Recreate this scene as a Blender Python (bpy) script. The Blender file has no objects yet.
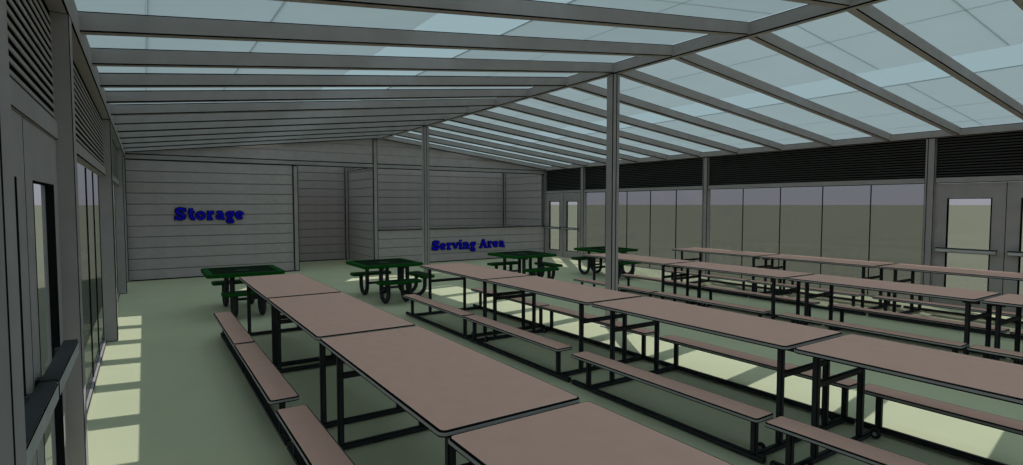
import bpy, bmesh, math
from mathutils import Vector
R = math.radians
scene = bpy.context.scene
COL = scene.collection

# ------------------------------------------------------------------ camera
cam_d = bpy.data.cameras.new('camera')
cam_d.sensor_width = 36.0
cam_d.lens = 557.0 / 1023.0 * 36.0
cam_d.clip_start, cam_d.clip_end = 0.05, 5000
cam = bpy.data.objects.new('camera', cam_d)
COL.objects.link(cam)
cam.location = (0, 0, 1.676)
cam.rotation_euler = (R(90 - 2.897), 0, R(-33.385))
scene.camera = cam

# ------------------------------------------------------------------ sky, sun, exposure
w = bpy.data.worlds.new('sky'); scene.world = w; w.use_nodes = True
nt = w.node_tree; nt.nodes.clear()
out = nt.nodes.new('ShaderNodeOutputWorld'); bg = nt.nodes.new('ShaderNodeBackground')
tc = nt.nodes.new('ShaderNodeTexCoord'); sp = nt.nodes.new('ShaderNodeSeparateXYZ')
rp = nt.nodes.new('ShaderNodeValToRGB')
rp.color_ramp.elements[0].position = 0.0; rp.color_ramp.elements[0].color = (.38, .38, .43, 1)
rp.color_ramp.elements[1].position = 0.14; rp.color_ramp.elements[1].color = (.36, .475, .51, 1)
nt.links.new(tc.outputs['Generated'], sp.inputs[0]); nt.links.new(sp.outputs['Z'], rp.inputs[0])
nt.links.new(rp.outputs[0], bg.inputs[0]); nt.links.new(bg.outputs[0], out.inputs[0])
bg.inputs[1].default_value = 1.0

sd = bpy.data.lights.new('sun', 'SUN'); sd.energy = 3.4; sd.angle = R(0.12); sd.color = (1, .99, .95)
sun = bpy.data.objects.new('sun', sd); COL.objects.link(sun)
sun.rotation_euler = Vector((-.90, -1.36, -1.0)).to_track_quat('-Z', 'Y').to_euler()
sun.location = (12, 20, 14)

vs = scene.view_settings
vs.view_transform = 'Standard'; vs.look = 'None'; vs.gamma = 1; vs.use_curve_mapping = False
vs.exposure = 0.0

# ------------------------------------------------------------------ materials
MATS = {}
def mat(name, col, rough=.75, noise=.06, scale=6.0, spec=.1, metal=0.0):
    m = bpy.data.materials.new(name); m.use_nodes = True
    t = m.node_tree; b = t.nodes['Principled BSDF']
    b.inputs['Roughness'].default_value = rough
    b.inputs['Specular IOR Level'].default_value = spec
    b.inputs['Metallic'].default_value = metal
    n = t.nodes.new('ShaderNodeTexNoise'); n.inputs['Scale'].default_value = scale; n.inputs['Detail'].default_value = 3
    c = t.nodes.new('ShaderNodeTexCoord'); r = t.nodes.new('ShaderNodeValToRGB')
    r.color_ramp.elements[0].position = .3; r.color_ramp.elements[1].position = .7
    r.color_ramp.elements[0].color = tuple(x * (1 - noise) for x in col) + (1,)
    r.color_ramp.elements[1].color = tuple(min(1, x * (1 + noise)) for x in col) + (1,)
    t.links.new(c.outputs['Object'], n.inputs['Vector']); t.links.new(n.outputs['Fac'], r.inputs[0])
    t.links.new(r.outputs[0], b.inputs['Base Color'])
    MATS[name] = m
    return m
def glassmat(name, tint, gloss=.04):
    m = bpy.data.materials.new(name); m.use_nodes = True
    t = m.node_tree; t.nodes.clear()
    o = t.nodes.new('ShaderNodeOutputMaterial'); mx = t.nodes.new('ShaderNodeMixShader')
    a = t.nodes.new('ShaderNodeBsdfTransparent'); g = t.nodes.new('ShaderNodeBsdfGlossy')
    a.inputs[0].default_value = tint + (1,); g.inputs['Roughness'].default_value = .08
    g.inputs[0].default_value = (.8, .85, .85, 1)
    mx.inputs[0].default_value = gloss
    t.links.new(a.outputs[0], mx.inputs[1]); t.links.new(g.outputs[0], mx.inputs[2]); t.links.new(mx.outputs[0], o.inputs[0])
    MATS[name] = m
    return m
def frostmat(name, col):
    m = bpy.data.materials.new(name); m.use_nodes = True
    t = m.node_tree; t.nodes.clear()
    o = t.nodes.new('ShaderNodeOutputMaterial'); mx = t.nodes.new('ShaderNodeMixShader')
    a = t.nodes.new('ShaderNodeBsdfTranslucent'); g = t.nodes.new('ShaderNodeBsdfDiffuse')
    n = t.nodes.new('ShaderNodeTexNoise'); n.inputs['Scale'].default_value = 2.0
    c = t.nodes.new('ShaderNodeTexCoord'); r = t.nodes.new('ShaderNodeValToRGB')
    r.color_ramp.elements[0].color = tuple(x * .97 for x in col) + (1,); r.color_ramp.elements[1].color = tuple(x * 1.03 for x in col) + (1,)
    t.links.new(c.outputs['Object'], n.inputs['Vector']); t.links.new(n.outputs['Fac'], r.inputs[0])
    t.links.new(r.outputs[0], a.inputs[0]); g.inputs[0].default_value = (.30, .34, .35, 1)
    mx.inputs[0].default_value = .10
    t.links.new(a.outputs[0], mx.inputs[1]); t.links.new(g.outputs[0], mx.inputs[2]); t.links.new(mx.outputs[0], o.inputs[0])
    MATS[name] = m
    return m

mat('grey_paint', (.455, .412, .408))
mat('siding', (.56, .485, .49))
mat('groove', (.27, .25, .245))
mat('black_edge', (.012, .012, .013), rough=.9, spec=.0)
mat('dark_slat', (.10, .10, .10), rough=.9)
mat('louvre_black', (.006, .006, .006), rough=.95, spec=.0)
mat('floor_green', (.705, .695, .47), noise=.025, scale=1.5, spec=0, rough=1)
mat('grass_ground', (.258, .252, .190), noise=.05, scale=.4, spec=0, rough=1)
mat('laminate', (.96, .565, .46), noise=.03, scale=9)
mat('edge_grey', (.44, .42, .41), rough=.7)
mat('black_steel', (.045, .045, .048), rough=.6)
mat('caster_rubber', (.03, .03, .03))
mat('chrome_grey', (.58, .57, .56), rough=.7)
mat('green_coat', (.004, .105, .010), rough=.8)
mat('green_dark', (.012, .030, .013), rough=.8)
mat('navy', (.008, .008, .75), rough=.6)
glassmat('clear_glass', (.91, .91, .91))
glassmat('tinted_glass', (.645, .645, .65))
glassmat('roof_clear', (.92, .945, .95), .015)
frostmat('roof_frosted', (.570, .622, .637))
frostmat('panel_seam', (.44, .49, .50))

# ------------------------------------------------------------------ mesh building
class MB:
    def __init__(s): s.v = []; s.f = []; s.m = []
    def quad(s, vs_, faces, m):
        o = len(s.v); s.v += [tuple(p) for p in vs_]
        for f in faces: s.f.append(tuple(o + i for i in f)); s.m.append(m)
    def box(s, x0, x1, y0, y1, z0, z1, c=0.0, m=0, e=1, fn=None):
        """box whose edges are chamfered; chamfer faces carry material e (dark edging)"""
        P = []; hi = ((x0, x1), (y0, y1), (z0, z1))
        c = min(c, (x1 - x0) * .4, (y1 - y0) * .4, (z1 - z0) * .4)
        idx = {}
        for i in (0, 1):
            for j in (0, 1):
                for k in (0, 1):
                    b = [hi[0][i], hi[1][j], hi[2][k]]
                    ins = [c if i == 0 else -c, c if j == 0 else -c, c if k == 0 else -c]
                    for ax in range(3):
                        p = [b[a] if a == ax else b[a] + ins[a] for a in range(3)]
                        idx[(i, j, k, ax)] = len(P); P.append(p)
        if fn: P = [fn(*p) for p in P]
        main, edge = [], []
        def key(a, va, b, vb, cc, vc): d = {a: va, b: vb, cc: vc}; return (d[0], d[1], d[2])
        for ax in range(3):
            a, b = [q for q in range(3) if q != ax]
            for s_ in (0, 1):
                main.append([idx[key(ax, s_, a, p, b, q) + (ax,)] for p, q in ((0, 0), (1, 0), (1, 1), (0, 1))])
        if c > 0:
            for ax in range(3):
                a, b = [q for q in range(3) if q != ax]
                for p in (0, 1):
                    for q in (0, 1):
                        k0 = key(ax, 0, a, p, b, q); k1 = key(ax, 1, a, p, b, q)
                        edge.append([idx[k0 + (a,)], idx[k1 + (a,)], idx[k1 + (b,)], idx[k0 + (b,)]])
            for i in (0, 1):
                for j in (0, 1):
                    for k in (0, 1): edge.append([idx[(i, j, k, a)] for a in range(3)])
        o = len(s.v); s.v += [tuple(p) for p in P]
        for f in main: s.f.append(tuple(o + i for i in f)); s.m.append(m)
        for f in edge: s.f.append(tuple(o + i for i in f)); s.m.append(e)
        return s
    def rings(s, loops, mats, cap0=None, cap1=None):
        """connect equal-length loops; mats per gap; caps closed with given material"""
        o = len(s.v); n = len(loops[0])
        for l in loops: s.v += [tuple(p) for p in l]
        for r in range(len(loops) - 1):
            for i in range(n):
                j = (i + 1) % n
                s.f.append((o + r * n + i, o + r * n + j, o + (r + 1) * n + j, o + (r + 1) * n + i)); s.m.append(mats[r])
        if cap0 is not None: s.f.append(tuple(o + i for i in range(n))[::-1]); s.m.append(cap0)
        if cap1 is not None: s.f.append(tuple(o + (len(loops) - 1) * n + i for i in range(n))); s.m.append(cap1)
        return s
    def tube(s, pts, r, n=8, m=0, closed=False):
        loops = []; P = [Vector(p) for p in pts]; N = len(P)
        up = None
        for i in range(N):
            a = P[i - 1] if i > 0 else P[i]; b = P[i + 1] if i < N - 1 else P[i]
            d = (b - a).normalized()
            if up is None:
                up = Vector((0, 0, 1)) if abs(d.z) < .9 else Vector((1, 0, 0))
            u = (up - d * up.dot(d)).normalized(); vv = d.cross(u); up = u
            loops.append([P[i] + (u * math.cos(2 * math.pi * k / n) + vv * math.sin(2 * math.pi * k / n)) * r for k in range(n)])
        return s.rings(loops, [m] * (N - 1), m, m)
    def prism(s, poly, y0, y1, m=0, side=0):
        a = [(x, y0, z) for x, z in poly]; b = [(x, y1, z) for x, z in poly]
        return s.rings([a, b], [side], m, m)
    def mesh(s, name, mats):
        me = bpy.data.meshes.new(name); me.from_pydata(s.v, [], s.f)
        for k in mats: me.materials.append(MATS[k])
        me.polygons.foreach_set('material_index', s.m)
        bm = bmesh.new(); bm.from_mesh(me); bmesh.ops.recalc_face_normals(bm, faces=bm.faces); bm.to_mesh(me); bm.free()
        me.update()
        return me
    def build(s, name, mats, parent=None, loc=None):
        return place(name, s.mesh(name, mats), parent, loc)

def place(name, me, parent=None, loc=None):
    o = bpy.data.objects.new(name, me); COL.objects.link(o)
    if parent is not None: o.parent = parent
    if loc is not None: o.location = loc
    return o
def empty(name, loc=(0, 0, 0)):
    o = bpy.data.objects.new(name, None); COL.objects.link(o); o.location = loc; o.empty_display_size = .2
    return o
def struct(name, loc=(0, 0, 0)):
    o = empty(name, loc); o['kind'] = 'structure'; return o
def tag(o, label, cat, group=None):
    o['label'] = label; o['category'] = cat
    if group: o['group'] = group
    return o
def copy_tree(o, parent=None):
    c = o.copy(); COL.objects.link(c)
    if parent is not None: c.parent = parent
    for ch in o.children: copy_tree(ch, c)
    return c
def rrect(hx, hy, r, z, ins=0, seg=4, cx=0, cy=0):
    pts = []; hx -= ins; hy -= ins; r = max(.002, r - ins)
    for q, (sx, sy) in enumerate(((1, 1), (-1, 1), (-1, -1), (1, -1))):
        for k in range(seg + 1):
            a = math.pi / 2 * (q + k / seg)
            pts.append((cx + sx * (hx - r) + r * math.cos(a), cy + sy * (hy - r) + r * math.sin(a), z))
    return pts

GP = ['grey_paint', 'black_edge']
# ------------------------------------------------------------------ building dimensions
XL, XR = -.31, 10.90          # inner faces of the side posts
XG_L, XG_R = -.45, 11.00      # glazing planes
YB, YB2 = 14.60, 16.90        # front and back line of the storage / serving block
YF = -1.6
RX, RZ, SL, DEP = 5.30, 3.43, .1166, .13
PITCH = .992
def slope(x): return RZ - SL * abs(x - RX)

# floor and ground
g = MB(); g.quad([(-1500, -1500, -.06), (1500, -1500, -.06), (1500, 1500, -.06), (-1500, 1500, -.06)], [(0, 1, 2, 3)], 0)
o = g.build('ground', ['grass_ground']); o['kind'] = 'structure'
g = MB().box(-.62, 11.2, YF - .1, YB2 + .2, -.12, 0.0)
o = g.build('floor', ['floor_green', 'floor_green']); o['kind'] = 'structure'

# ------------------------------------------------------------------ roof
roof = struct('ceiling')
ridge = MB().box(RX - .045, RX + .045, YF, YB2 + .1, RZ - .02, RZ + DEP - .005, .012).build('ridge_beam', GP, roof)
MB().box(-.47, XL, YF, YB2 + .1, 2.70, 2.885, .008).build('eave_beam', GP, roof)
MB().box(XR - .03, XR + .16, YF, YB2 + .1, 2.765, 2.885, .010).build('eave_beam', GP, roof)
def sh(x, y, z): return (x, y, z + slope(x))
raf_y = [YB - .07 - PITCH * j for j in range(-2, 17)]
rl = {}; rr = {}
def rafter_mesh(side, c):
    if side < 0: return MB().box(XL - .06, RX - .02, -.045, .045, 0, DEP, c, fn=sh).mesh('rafter', GP)
    return MB().box(RX + .02, XR + .05, -.045, .045, 0, DEP, c, fn=sh).mesh('rafter', GP)
for y in raf_y:
    c = .009 if y < 6 else (.013 if y < 10 else .017)
    for s_, D in ((-1, rl), (1, rr)):
        if c not in D: D[c] = rafter_mesh(s_, c)
        place('rafter', D[c], roof, (0, y - .04, 0))
# glazing sheets between the rafters: frosted sheets and, on each slope, one clear strip
XSL = [XL - .10, .05, .83, 1.97, 2.88, 3.9, RX - .05]
XSR = [RX + .05, 6.3, 7.49, 8.22, 9.6, 10.55, XR + .10]
ysplit = [3.26 + 1.22 * n for n in range(-1, 5)]
pm = {}
for bi in range(len(raf_y) - 1):
    y1, y0 = raf_y[bi] - .037, raf_y[bi + 1] - .037
    cuts = [y0] + [q for q in ysplit if y0 + .12 < q < y1 - .12] + [y1]
    for XS in (XSL, XSR):
        for i in range(6):
            x0, x1 = XS[i], XS[i + 1]
            clear = (XS is XSL and i == 3) or (XS is XSR and i == 2)
            cc = [y0, y1] if clear else cuts
            for a, b in zip(cc[:-1], cc[1:]):
                key = (round(x0, 3), round(b - a, 3))
                if key not in pm:
                    mb = MB().box(x0 + .001, x1 - .001, .0005, b - a - .0005, DEP + .001, DEP + .013, 0 if clear else .004, fn=sh)
                    pm[key] = mb.mesh('roof_panel', ['roof_clear' if clear else 'roof_frosted', 'panel_seam'])
                place('roof_panel', pm[key], roof, (0, a, 0))

# ridge columns
for y, lab in ((5.56, 'square grey steel column under the roof ridge, standing between the two middle table rows'),
               (11.55, 'square grey steel column under the roof ridge, standing in front of the serving counter')):
    t = empty('steel_column', (RX, y, 0))
    MB().box(-.065, .065, -.065, .065, .012, RZ - .02, .010).build('column_shaft', GP, t)
    MB().box(-.004, .004, -.072, -.064, .1, RZ - .03, .0).build('seam', ['black_edge', 'black_edge'], t)
    MB().box(-.11, .11, -.11, .11, 0, .012, .003).build('base_plate', GP, t)
    tag(t, lab, 'column')

# ------------------------------------------------------------------ louvres, windows, doors
def louvre(parent, x, side, y0, y1, slat_h, pitch):
    """black screen with horizontal slats, z 2.12 .. 2.70"""
    zt = 2.70 if side < 0 else 2.77
    dp = (.004 if side < 0 else .03) * side
    bx = sorted((x + dp + .001 * side, x + dp + .011 * side))
    L = MB().box(bx[0], bx[1], y0, y1, 2.12, zt).build('louvre', ['louvre_black', 'louvre_black'], parent)
    n = int((zt - 2.13) / pitch)
    xs = sorted((x, x + dp))
    def tilt(px, py, pz): return (px, py, pz - (px - x) * side * .3)
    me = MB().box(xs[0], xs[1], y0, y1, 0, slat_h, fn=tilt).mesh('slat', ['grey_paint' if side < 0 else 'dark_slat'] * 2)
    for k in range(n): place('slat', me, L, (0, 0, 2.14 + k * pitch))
    return L
def glazing(name, x, y0, y1, n, ms=.012, md=.02):
    wn = struct(name)
    t = .012
    step = (y1 - y0) / n
    me = MB().box(x - .004, x + .004, 0, step - .002, .03, 2.02).mesh('pane', ['tinted_glass', 'tinted_glass'])
    for k in range(n):
        place('pane', me, wn, (0, y0 + k * step + .001, 0))
    mm = MB().box(x - md, x + md, -ms, ms, .03, 2.02).mesh('mullion', ['black_edge', 'black_edge'])
    for k in range(1, n): place('mullion', mm, wn, (0, y0 + k * step, 0))
    MB().box(x - .03, x + .03, y0, y1, 0, .03, .006).build('sill', GP, wn)
    return wn
def door(name, x, side, y0, y1, bar_out, cs, bar_z, ins=.17, be=.05):
    """pair of leaves in the plane x; side -1 = left wall (room on +x side)"""
    dn = struct(name)
    ym = (y0 + y1) / 2
    inn = -side                                    # direction towards the room
    for a, b, far in ((y0, ym, 0), (ym, y1, 1)):
        xs = sorted((x, x - .05 * inn)); mb = MB()
        zb, zt = .22, 1.775
        wa, wb = a + ins, b - ins
        mb.box(xs[0], xs[1], a + .003, wa, .01, 2.015)
        mb.box(xs[0], xs[1], wb, b - .003, .01, 2.015)
        mb.box(xs[0], xs[1], wa, wb, .01, zb)
        mb.box(xs[0], xs[1], wa, wb, zt, 2.015)
        leaf = mb.build('door_leaf', GP, dn)
        gx = sorted((x - .034 * inn, x - .040 * inn))
        MB().box(gx[0], gx[1], wa, wb, zb, zt).build('pane', ['clear_glass'] * 2, leaf)
        # reveal shade painted black around the glass, and black gap line between the leaves
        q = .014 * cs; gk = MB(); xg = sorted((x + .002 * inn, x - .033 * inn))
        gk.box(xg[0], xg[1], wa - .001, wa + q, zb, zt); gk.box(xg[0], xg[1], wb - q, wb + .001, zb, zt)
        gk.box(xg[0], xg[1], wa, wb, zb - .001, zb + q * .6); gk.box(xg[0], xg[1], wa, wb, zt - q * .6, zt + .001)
        gk.build('reveal_shade', ['black_edge'] * 2, leaf)
        gp = MB(); xe = sorted((x + .001 * inn, x - .03 * inn))
        gp.box(xe[0], xe[1], a - .004 * cs, a + .004 * cs, .01, 2.015)
        gp.build('edge_strip', ['black_edge'] * 2, leaf)
        # push bar with two end brackets
        pb = MB(); xb = sorted((x + .03 * inn, x + bar_out * inn))
        ba, bb = a + .07, b - be
        if side < 0: ba, bb = (a - .05, b - .27) if far else (a + .05, b - .08)
        pb.box(xb[0], xb[1], ba, bb, bar_z - .035, bar_z + .03, .007 * cs)
        bar = pb.build('push_bar', ['chrome_grey', 'black_edge'], leaf)
        xt = sorted((x + .025 * inn, x + (bar_out - .004) * inn))
        MB().box(xt[0], xt[1], ba + .002, bb - .002, bar_z + .0295, bar_z + .040).build('housing', ['black_steel'] * 2, leaf)
        for yy in (ba + .08, bb - .13):
            xk = sorted((x, x + .04 * inn))
            MB().box(xk[0], xk[1], yy, yy + .05, bar_z - .03, bar_z + .025).build('bracket', ['black_steel'] * 2, leaf)
    return dn

posts = [(-.55, -.40), (3.86, 4.0), (8.30, 8.44), (12.65, 12.80)]
# ---- right wall
wr = struct('wall_right')
for a, b in posts:
    MB().box(XR - .01, XR + .13, a, b, 0, 2.766, .008 if a < 5 else .013).build('post', GP, wr)
    if a > 2: MB().box(XR - .016, XR - .009, b - .045, b - .035, .02, 2.76).build('seam', ['black_edge'] * 2, wr)
MB().box(XR - .012, XR + .12, YB - .05, YB, 0, 2.766, .012).build('post', GP, wr)
for i, (a, b) in enumerate([(YF, -.55), (-.40, 3.86), (4.0, 8.30), (8.44, 12.65), (12.80, YB - .05)]):
    MB().box(XR + .02, XR + .13, a, b, 2.02, 2.12, .010 if i < 3 else .014).build('header', GP, wr)
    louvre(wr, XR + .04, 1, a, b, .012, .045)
MB().box(XR + .02, XR + .12, 1.88, 2.02, 0, 2.02, .008).build('jamb', GP, wr)
glazing('window_1', XG_R, 8.44, 12.65, 5, .009, .008)
glazing('window_2', XG_R, 4.0, 8.30, 5, .007, .008)
glazing('window_3', XG_R, -.40, 1.88, 3, .010)
glazing('window_4', XG_R, YF, -.55, 3, .010)
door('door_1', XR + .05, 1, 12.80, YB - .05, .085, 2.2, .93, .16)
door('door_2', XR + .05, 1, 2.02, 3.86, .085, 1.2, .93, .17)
# ---- left wall
wl = struct('wall_left')
for a, b in posts:
    MB().box(-.455, XL, a, b, 0, 2.70, .004 if a < 5 else .010).build('post', GP, wl)
MB().box(-.455, XL, YB - .14, YB, 0, 2.70, .012).build('post', GP, wl)
MB().box(-.455, -.27, 1.72, 1.86, 0, 2.70, .003).build('post', GP, wl)
for i, (a, b) in enumerate([(YF, -.55), (-.40, 1.72), (1.86, 3.86), (4.0, 8.30), (8.44, 12.65), (12.80, YB - .14)]):
    MB().box(-.455, -.375, a, b, 2.02, 2.12, .003 if i < 3 else .008).build('header', GP, wl)
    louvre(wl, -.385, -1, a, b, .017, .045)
glazing('window_5', XG_L, 4.0, 8.30, 5, .012, .006)
glazing('window_6', XG_L, 8.44, 12.65, 5, .012, .006)
glazing('window_7', XG_L, 12.80, YB - .14, 2, .010)
glazing('window_8', XG_L, -.40, 1.72, 3, .006)
glazing('window_9', XG_L, YF, -.55, 3, .006)
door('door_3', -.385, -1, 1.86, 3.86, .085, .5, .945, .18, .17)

# ---- back: storage wall, alcove, serving room (siding planks are single pieces)
PH = .2365
SD = ['siding', 'groove']
def plank_wall(parent, x0, x1, y, z0, z1, c=.010, axis='x'):
    n = max(1, round((z1 - z0) / PH)); h = (z1 - z0) / n
    if axis == 'x': me = MB().box(x0, x1, y, y + .05, .0005, h - .0005, c).mesh('plank', SD)
    else: me = MB().box(y, y + .05, x0, x1, .0005, h - .0005, c).mesh('plank', SD)
    for k in range(n): place('plank', me, parent, (0, 0, z0 + k * h))
wb = struct('wall_back')
plank_wall(wb, -.45, 3.10, YB, 0, 2.64)                       # storage front
plank_wall(wb, 5.28, 10.89, YB, 0, .96)                       # under the serving counter
z = 2.77; k = 0
while z < RZ - .02:                                           # gable above the beam
    z1 = min(z + PH, RZ - .005)
    a0 = (RZ - z) / SL; a1 = max(.05, (RZ - z1) / SL)
    X0, X1 = max(-.45, RX - a0), min(10.89, RX + a0)
    X2, X3 = max(-.45, RX - a1), min(10.89, RX + a1)
    g_ = .007
    MB().prism([(X0, z + g_), (X1, z + g_), (X3, z1 - g_ * .2), (X2, z1 - g_ * .2)], YB, YB + .05).build('plank', SD, wb)
    z += PH
MB().prism([(-.45, 2.77), (10.89, 2.77), (10.89, 2.79), (RX, RZ + .1), (-.45, 2.79)], YB + .03, YB + .04).build('backing', ['groove'], wb)
MB().box(-.45, 10.89, YB - .03, YB + .08, 2.64, 2.772, .021).build('beam', GP, wb)
MB().box(3.10, 3.23, YB - .034, YB + .10, 0, 2.645, .021).build('post', GP, wb)
MB().box(5.15, 5.28, YB - .045, YB + .10, 0, RZ - .02, .021).build('post', GP, wb)
MB().box(5.28, 10.89, YB - .05, YB + .10, .955, .995, .016).build('counter_edge', GP, wb)
MB().box(5.28, 10.89, YB + .05, YB + .06, .0, .955).build('backing', ['groove'] * 2, wb)
MB().box(-.45, 3.10, YB + .05, YB + .06, .0, 2.64).build('backing', ['groove'] * 2, wb)
bb = struct('baseboard_back')
for x0, x1, yy in ((-.30, 3.09, YB - .012), (5.29, 10.87, YB - .012), (3.24, 5.05, YB2 - .012)):
    MB().box(x0, x1, yy, yy + .011, .001, .026).build('strip', ['black_edge'] * 2, bb)
# rear line
wr2 = struct('wall_rear')
plank_wall(wr2, 3.15, 5.16, YB2, 0, 2.84)
plank_wall(wr2, 5.28, 10.80, YB2, 0, 2.84)
MB().box(-.45, 10.95, YB2 + .05, YB2 + .06, 0, 3.3).build('backing', ['groove'] * 2, wr2)
ws = struct('wall_partition')
plank_wall(ws, YB + .10, YB2, 5.17, 0, 2.84, axis='y')        # alcove / serving partition
plank_wall(ws, YB + .08, YB2, 10.83, 0, 2.84, axis='y')       # serving room outer side
plank_wall(ws, YB + .06, YB2, 3.11, 0, 2.84, axis='y')        # storage / alcove partition
MB().box(5.06, 5.17, YB2 - .11, YB2, 0, 2.84, .021).build('corner_trim', GP, ws)
MB().box(10.72, 10.83, YB2 - .11, YB2, 0, 2.84, .021).build('corner_trim', GP, ws)
MB().box(5.15, 5.24, YB + .10, YB2, 2.66, 2.74, .014).build('rail', GP, ws)
MB().box(10.95, 11.0, YB, YB2 + .1, 0, 2.9).build('outer_sheet', GP, ws)
MB().box(-.50, -.45, YB, YB2 + .1, 0, 2.9).build('outer_sheet', GP, ws)
# unseen closing wall behind the viewpoint, its glazing added for extra daylight indoors
wf = struct('wall_front')
for k in range(8):
    MB().box(-.40 + k * 1.60, -.30 + k * 1.60, YF - .1, YF, 0, slope(-.35 + k * 1.6), .006).build('post', GP, wf)
for k in range(7):
    MB().box(-.30 + k * 1.60, 1.20 + k * 1.60, YF - .06, YF - .05, .03, 2.70).build('pane', ['clear_glass'] * 2, wf)
MB().box(-.45, 10.95, YF - .1, YF, 2.70, 2.80, .006).build('header', GP, wf)

# ------------------------------------------------------------------ wall signs (letters built from strokes)
def arc(cx, cy, rx, ry, a0, a1, n=14):
    return [(cx + rx * math.cos(R(a0 + (a1 - a0) * k / n)), cy + ry * math.sin(R(a0 + (a1 - a0) * k / n))) for k in range(n + 1)]
GL = {
 'S': (.92, [([(.76, .70), (.64, .86), (.40, .89), (.20, .80), (.18, .64), (.34, .54), (.60, .44), (.74, .31), (.68, .16), (.44, .11), (.22, .16), (.12, .30)], .23), ([(.79, .64), (.79, .99)], .10), ([(.09, .01), (.09, .36)], .10)]),
 't': (.66, [([(.30, .95), (.30, .22), (.38, .12), (.60, .14)], .23), ([(.04, .64), (.60, .64)], .13)]),
 'o': (.78, [(arc(.38, .35, .25, .24, 0, 360), .21)]),
 'r': (.70, [([(.26, .68), (.26, .02)], .23), ([(.28, .48), (.42, .61), (.62, .57)], .19), ([(.04, .06), (.52, .06)], .12), ([(.04, .64), (.26, .64)], .12)]),
 'a': (.80, [([(.12, .52), (.28, .62), (.48, .60), (.54, .46), (.54, .10)], .19), (arc(.32, .22, .19, .12, 0, 360), .15), ([(.54, .07), (.76, .07)], .14)]),
 'g': (.76, [(arc(.34, .44, .21, .16, 0, 360), .18), ([(.30, .26), (.18, .14), (.40, .06), (.56, .02)], .13), (arc(.36, -.13, .25, .11, 0, 360), .13), ([(.48, .60), (.72, .63)], .13)]),
 'e': (.76, [([(.14, .36), (.60, .36)], .12), (arc(.37, .35, .25, .24, 5, 325), .20)]),
 'v': (.74, [([(.12, .62), (.37, .06)], .22), ([(.37, .06), (.62, .62)], .13), ([(-.02, .64), (.30, .64)], .12), ([(.46, .64), (.76, .64)], .12)]),
 'i': (.46, [([(.22, .68), (.22, .02)], .23), ([(.22, .80), (.22, 1.0)], .23), ([(.0, .06), (.44, .06)], .12), ([(.02, .64), (.22, .64)], .12)]),
 'n': (.86, [([(.22, .68), (.22, .02)], .22), ([(.24, .48), (.38, .61), (.54, .59), (.62, .44), (.62, .02)], .21), ([(.02, .06), (.40, .06)], .12), ([(.46, .06), (.82, .06)], .12), ([(.02, .64), (.22, .64)], .12)]),
 'A': (.98, [([(.14, .06), (.46, .95)], .13), ([(.46, .95), (.80, .06)], .24), ([(.24, .32), (.68, .32)], .12), ([(-.02, .06), (.32, .06)], .12), ([(.58, .06), (1.0, .06)], .12)]),
}
def stroke(mb, pts, wd, y0, y1, m, fx, fz):
    P = [Vector((p[0] * fx, 0, p[1] * fz)) for p in pts]; h = wd * fz / 2
    closed = (P[0] - P[-1]).length < 1e-6
    L, Rr = [], []
    for i in range(len(P)):
        if closed and i in (0, len(P) - 1): d = (P[1] - P[-2])
        else: d = P[min(i + 1, len(P) - 1)] - P[max(i - 1, 0)]
        d.normalize(); n = Vector((-d.z, 0, d.x)) * h
        L.append(P[i] + n); Rr.append(P[i] - n)
    loops = []
    for a, b in zip(L, Rr):
        loops.append([(a.x, y0, a.z), (b.x, y0, b.z), (b.x, y1, b.z), (a.x, y1, a.z)])
    mb.rings(loops, [m] * (len(loops) - 1), m, m)
def sign(text, x0, x1, z0, cap, y, lab):
    t = empty('wall_sign', (x0, y, z0))
    tot = sum(GL[c][0] if c != ' ' else .4 for c in text) * cap
    fx = cap * (x1 - x0) / tot; x = 0
    for c in text:
        if c == ' ': x += .4 * fx; continue
        adv, st = GL[c]; mb = MB()
        for j, (pts, wd) in enumerate(st): stroke(mb, pts, wd + .10, -.030 - .0004 * j, 0, 1, fx, cap)
        for j, (pts, wd) in enumerate(st): stroke(mb, pts, max(.05, wd - .02), -.045 - .0004 * j, -.02, 0, fx, cap)
        mb.build('letter', ['navy', 'black_edge'], t, (x, 0, 0))
        x += adv * fx
    tag(t, lab, 'sign')
sign('Storage', .56, 1.99, 1.32, .285, YB - .002, 'dark blue raised slab letters reading Storage on the grey siding')
sign('Serving Area', 6.86, 9.36, .355, .275, YB - .002, 'dark blue raised slab letters reading Serving Area below the serving counter')

# ------------------------------------------------------------------ folding cafeteria tables
TH, TW, TL = .74, .762, 1.93
BZ, BW, BX = .318, .205, .585
def slab(hx, hy, th, r, e=.004):
    top = MB()
    top.rings([rrect(hx, hy, r, -th, .012), rrect(hx, hy, r, -th + .004, .002), rrect(hx, hy, r, -.004, .004), rrect(hx, hy, r, 0, .008), rrect(hx, hy, r, 0, .008 + e)], [1, 1, 1, 1], 1, 0)
    band = MB()
    band.rings([rrect(hx, hy, r, -th + .011, .0045), rrect(hx, hy, r, -th + .011, 0), rrect(hx, hy, r, -.008, 0), rrect(hx, hy, r, -.008, .0045)], [0, 0, 0])
    return top.mesh('tabletop', ['laminate', 'black_edge']), band.mesh('edge_band', ['edge_grey'])
T_top, T_band = slab(TW / 2, TL / 2, .032, .035)
B_top, B_band = slab(BW / 2, (TL - .07) / 2, .032, .03, .004)
S = .0195
leg_me = MB().box(-S, S, -S, S, .045, TH - .032, .005).mesh('leg', ['black_steel', 'black_edge'])
bleg_me = MB().box(-S, S, -S, S, .045, BZ - .032, .005).mesh('bench_leg', ['black_steel', 'black_edge'])
brace_me = MB().box(-.29, .29, -.014, .014, .495, .535, .004).mesh('brace', ['black_steel', 'black_edge'])
cross_me = MB().box(-BX + .02, BX - .02, -.018, .018, .006, .045, .005).mesh('cross_rail', ['black_steel', 'black_edge'])
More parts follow.
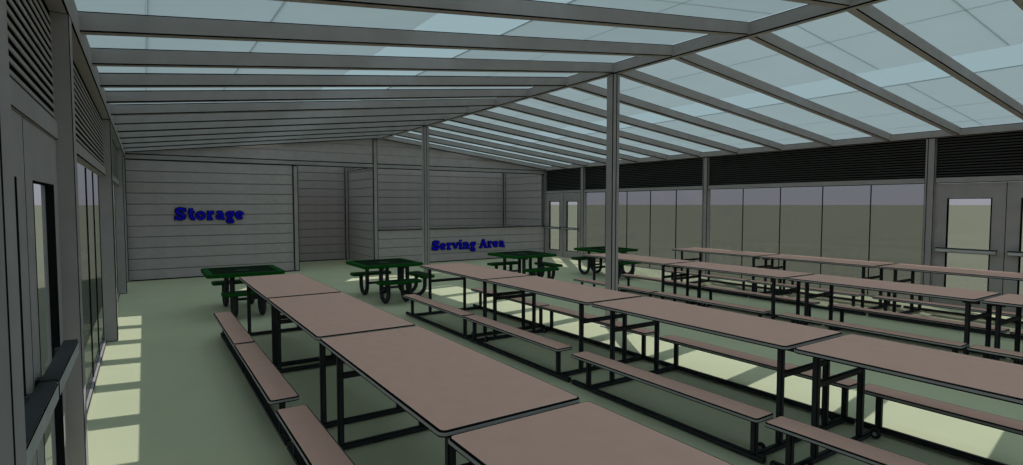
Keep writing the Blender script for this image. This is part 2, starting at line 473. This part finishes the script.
rail_me = MB().box(-.02, .02, -.965, .965, .008, .046, .005).mesh('floor_rail', ['black_steel', 'black_edge'])
hinge_me = MB().box(-.015, .015, -.07, .07, TH - .065, TH - .034, .004).mesh('hinge', ['black_steel', 'black_edge'])
cm = MB()
for rr_, xx in ((.034, -.012), ):
    loops = [[(x_, r_ * math.cos(2 * math.pi * k / 14), .036 + r_ * math.sin(2 * math.pi * k / 14)) for k in range(14)] for x_, r_ in ((-.012, .028), (-.008, .035), (.008, .035), (.012, .028))]
    cm.rings(loops, [0, 0, 0], 0, 0)
caster_me = cm.mesh('caster', ['caster_rubber'])
hub = MB(); hub.rings([[(x_, .014 * math.cos(2 * math.pi * k / 10), .036 + .014 * math.sin(2 * math.pi * k / 10)) for k in range(10)] for x_ in (-.016, .016)], [0], 0, 0)
hub_me = hub.mesh('hub', ['edge_grey'])

def make_unit():
    """two half tables folding at local y = 0"""
    t = empty('cafeteria_table')
    for sy in (-1, 1):
        yc = sy * (TL / 2 + .02)
        a = place('tabletop', T_top, t, (0, yc, TH)); place('edge_band', T_band, a)
        for sx in (-1, 1):
            b = place('bench', B_top, t, (sx * BX, sy * ((TL - .07) / 2 + .018), BZ)); place('edge_band', B_band, b)
            place('floor_rail', rail_me, t, (sx * BX, sy * .985, 0))
            place('hinge', hinge_me, t, (sx * .22, sy * .10, 0))
        for ly in (sy * .12, sy * (.02 + TL - .20)):
            place('brace', brace_me, t, (0, ly - .02, 0)); place('cross_rail', cross_me, t, (0, ly - .02, 0))
            for sx in (-1, 1):
                place('leg', leg_me, t, (sx * .297, ly - .02, 0)); place('bench_leg', bleg_me, t, (sx * BX, ly - .02, 0))
                if abs(ly) < .5:
                    c = place('caster', caster_me, t, (sx * (BX - .14), ly - .02 + sy * .04, 0)); place('hub', hub_me, c)
    t['category'] = 'table'; t['group'] = 'folding cafeteria tables set in four rows'
    return t
rows = [(1.372, 'first'), (3.88, 'second'), (7.18, 'third'), (9.60, 'fourth')]
proto = make_unit(); first = True
for x, rlab in rows:
    for y, elab in ((5.95, 'beside the picnic tables'), (2.01, 'far from the picnic tables')):
        t = proto if first else copy_tree(proto); first = False
        t.location = (x, y, 0)
        t['label'] = 'brown folding bench table, ' + rlab + ' row counting from the Storage side, ' + elab

# ------------------------------------------------------------------ green picnic tables with three seats
def make_picnic():
    t = empty('picnic_table')
    hz, h = .65, .54
    rim = MB()
    rim.rings([rrect(h, h, .07, hz - .05, .0), rrect(h, h, .07, hz - .004, 0), rrect(h, h, .07, hz, .008), rrect(h - .09, h - .09, .05, hz, 0), rrect(h - .09, h - .09, .05, hz - .03, 0), rrect(h - .085, h - .085, .05, hz - .05, 0), rrect(h, h, .07, hz - .05, 0)], [0, 1, 0, 1, 0, 0])
    top = rim.build('tabletop', ['green_coat', 'green_dark'], t)
    ms = MB(); k_ = h - .085
    for i in range(-11, 12):
        p = i * k_ / 11.5
        ms.box(p - .007, p + .007, -k_, k_, hz - .022, hz - .012)
        ms.box(-k_, k_, p - .007, p + .007, hz - .021, hz - .011)
    m_ = ms.build('mesh_panel', ['green_dark', 'green_dark'], top)
    m_['kind'] = 'stuff'
    cp = MB(); n = 20
    cp.rings([[(r_ * math.cos(2 * math.pi * k / n), r_ * math.sin(2 * math.pi * k / n), z_) for k in range(n)] for r_, z_ in ((.03, hz - .03), (.10, hz - .03), (.10, hz - .004), (.03, hz - .004), (.03, hz - .03))], [0] * 4)
    cp.build('umbrella_ring', ['black_steel'], top)
    for sx in (-1, 1):
        MB().box(sx * .19 - .025, sx * .19 + .025, -.47, .47, hz - .085, hz - .05, .006).build('top_bearer', ['black_steel', 'black_edge'], t)
    def seat(ang):
        ca, sa = math.cos(ang), math.sin(ang)
        def rot(p): return (p[0] * ca - p[1] * sa, p[0] * sa + p[1] * ca, p[2])
        sm = MB(); L2 = .37
        lo = [rrect(L2, .13, .05, .35, .006, cy=-.70), rrect(L2, .13, .05, .358, 0, cy=-.70), rrect(L2, .13, .05, .392, 0, cy=-.70), rrect(L2, .13, .05, .40, .01, cy=-.70), rrect(L2, .13, .05, .40, .04, cy=-.70)]
        sm.rings([[rot(p) for p in l] for l in lo], [1, 0, 1, 0], 1, 1)
        sm.build('seat', ['green_coat', 'green_dark'], t)
        for sx in (-.19, .19):
            pts = [(sx, -.70, .35), (sx, -.70, .21)]
            for q in range(0, 9):
                a = math.pi * q / 8
                pts.append((sx, -.53 - .17 * math.cos(a), .20 - .168 * math.sin(a)))
            pts += [(sx, -.36, .22), (sx, -.36, .585)]
            MB().tube([rot(p) for p in pts], .036, 10).build('loop_leg', ['black_steel'], t)
        MB().tube([rot(p) for p in ((-.16, -.36, .24), (.16, -.36, .24))], .022, 8).build('cross_tube', ['black_steel'], t)
    for a in (0, math.pi, math.pi / 2): seat(a)
    t['category'] = 'picnic table'; t['group'] = 'green picnic tables in front of the back wall'
    return t
pic = make_picnic()
for i, (x, y, lab) in enumerate([
    (1.265, 9.62, 'green three-seat picnic table below the Storage sign'),
    (3.55, 9.52, 'green three-seat picnic table in front of the open alcove'),
    (6.58, 9.60, 'green three-seat picnic table below the Serving Area sign'),
    (8.95, 9.60, 'green three-seat picnic table beside the tinted window wall')]):
    t = pic if i == 0 else copy_tree(pic)
    t.location = (x, y, 0); t['label'] = lab
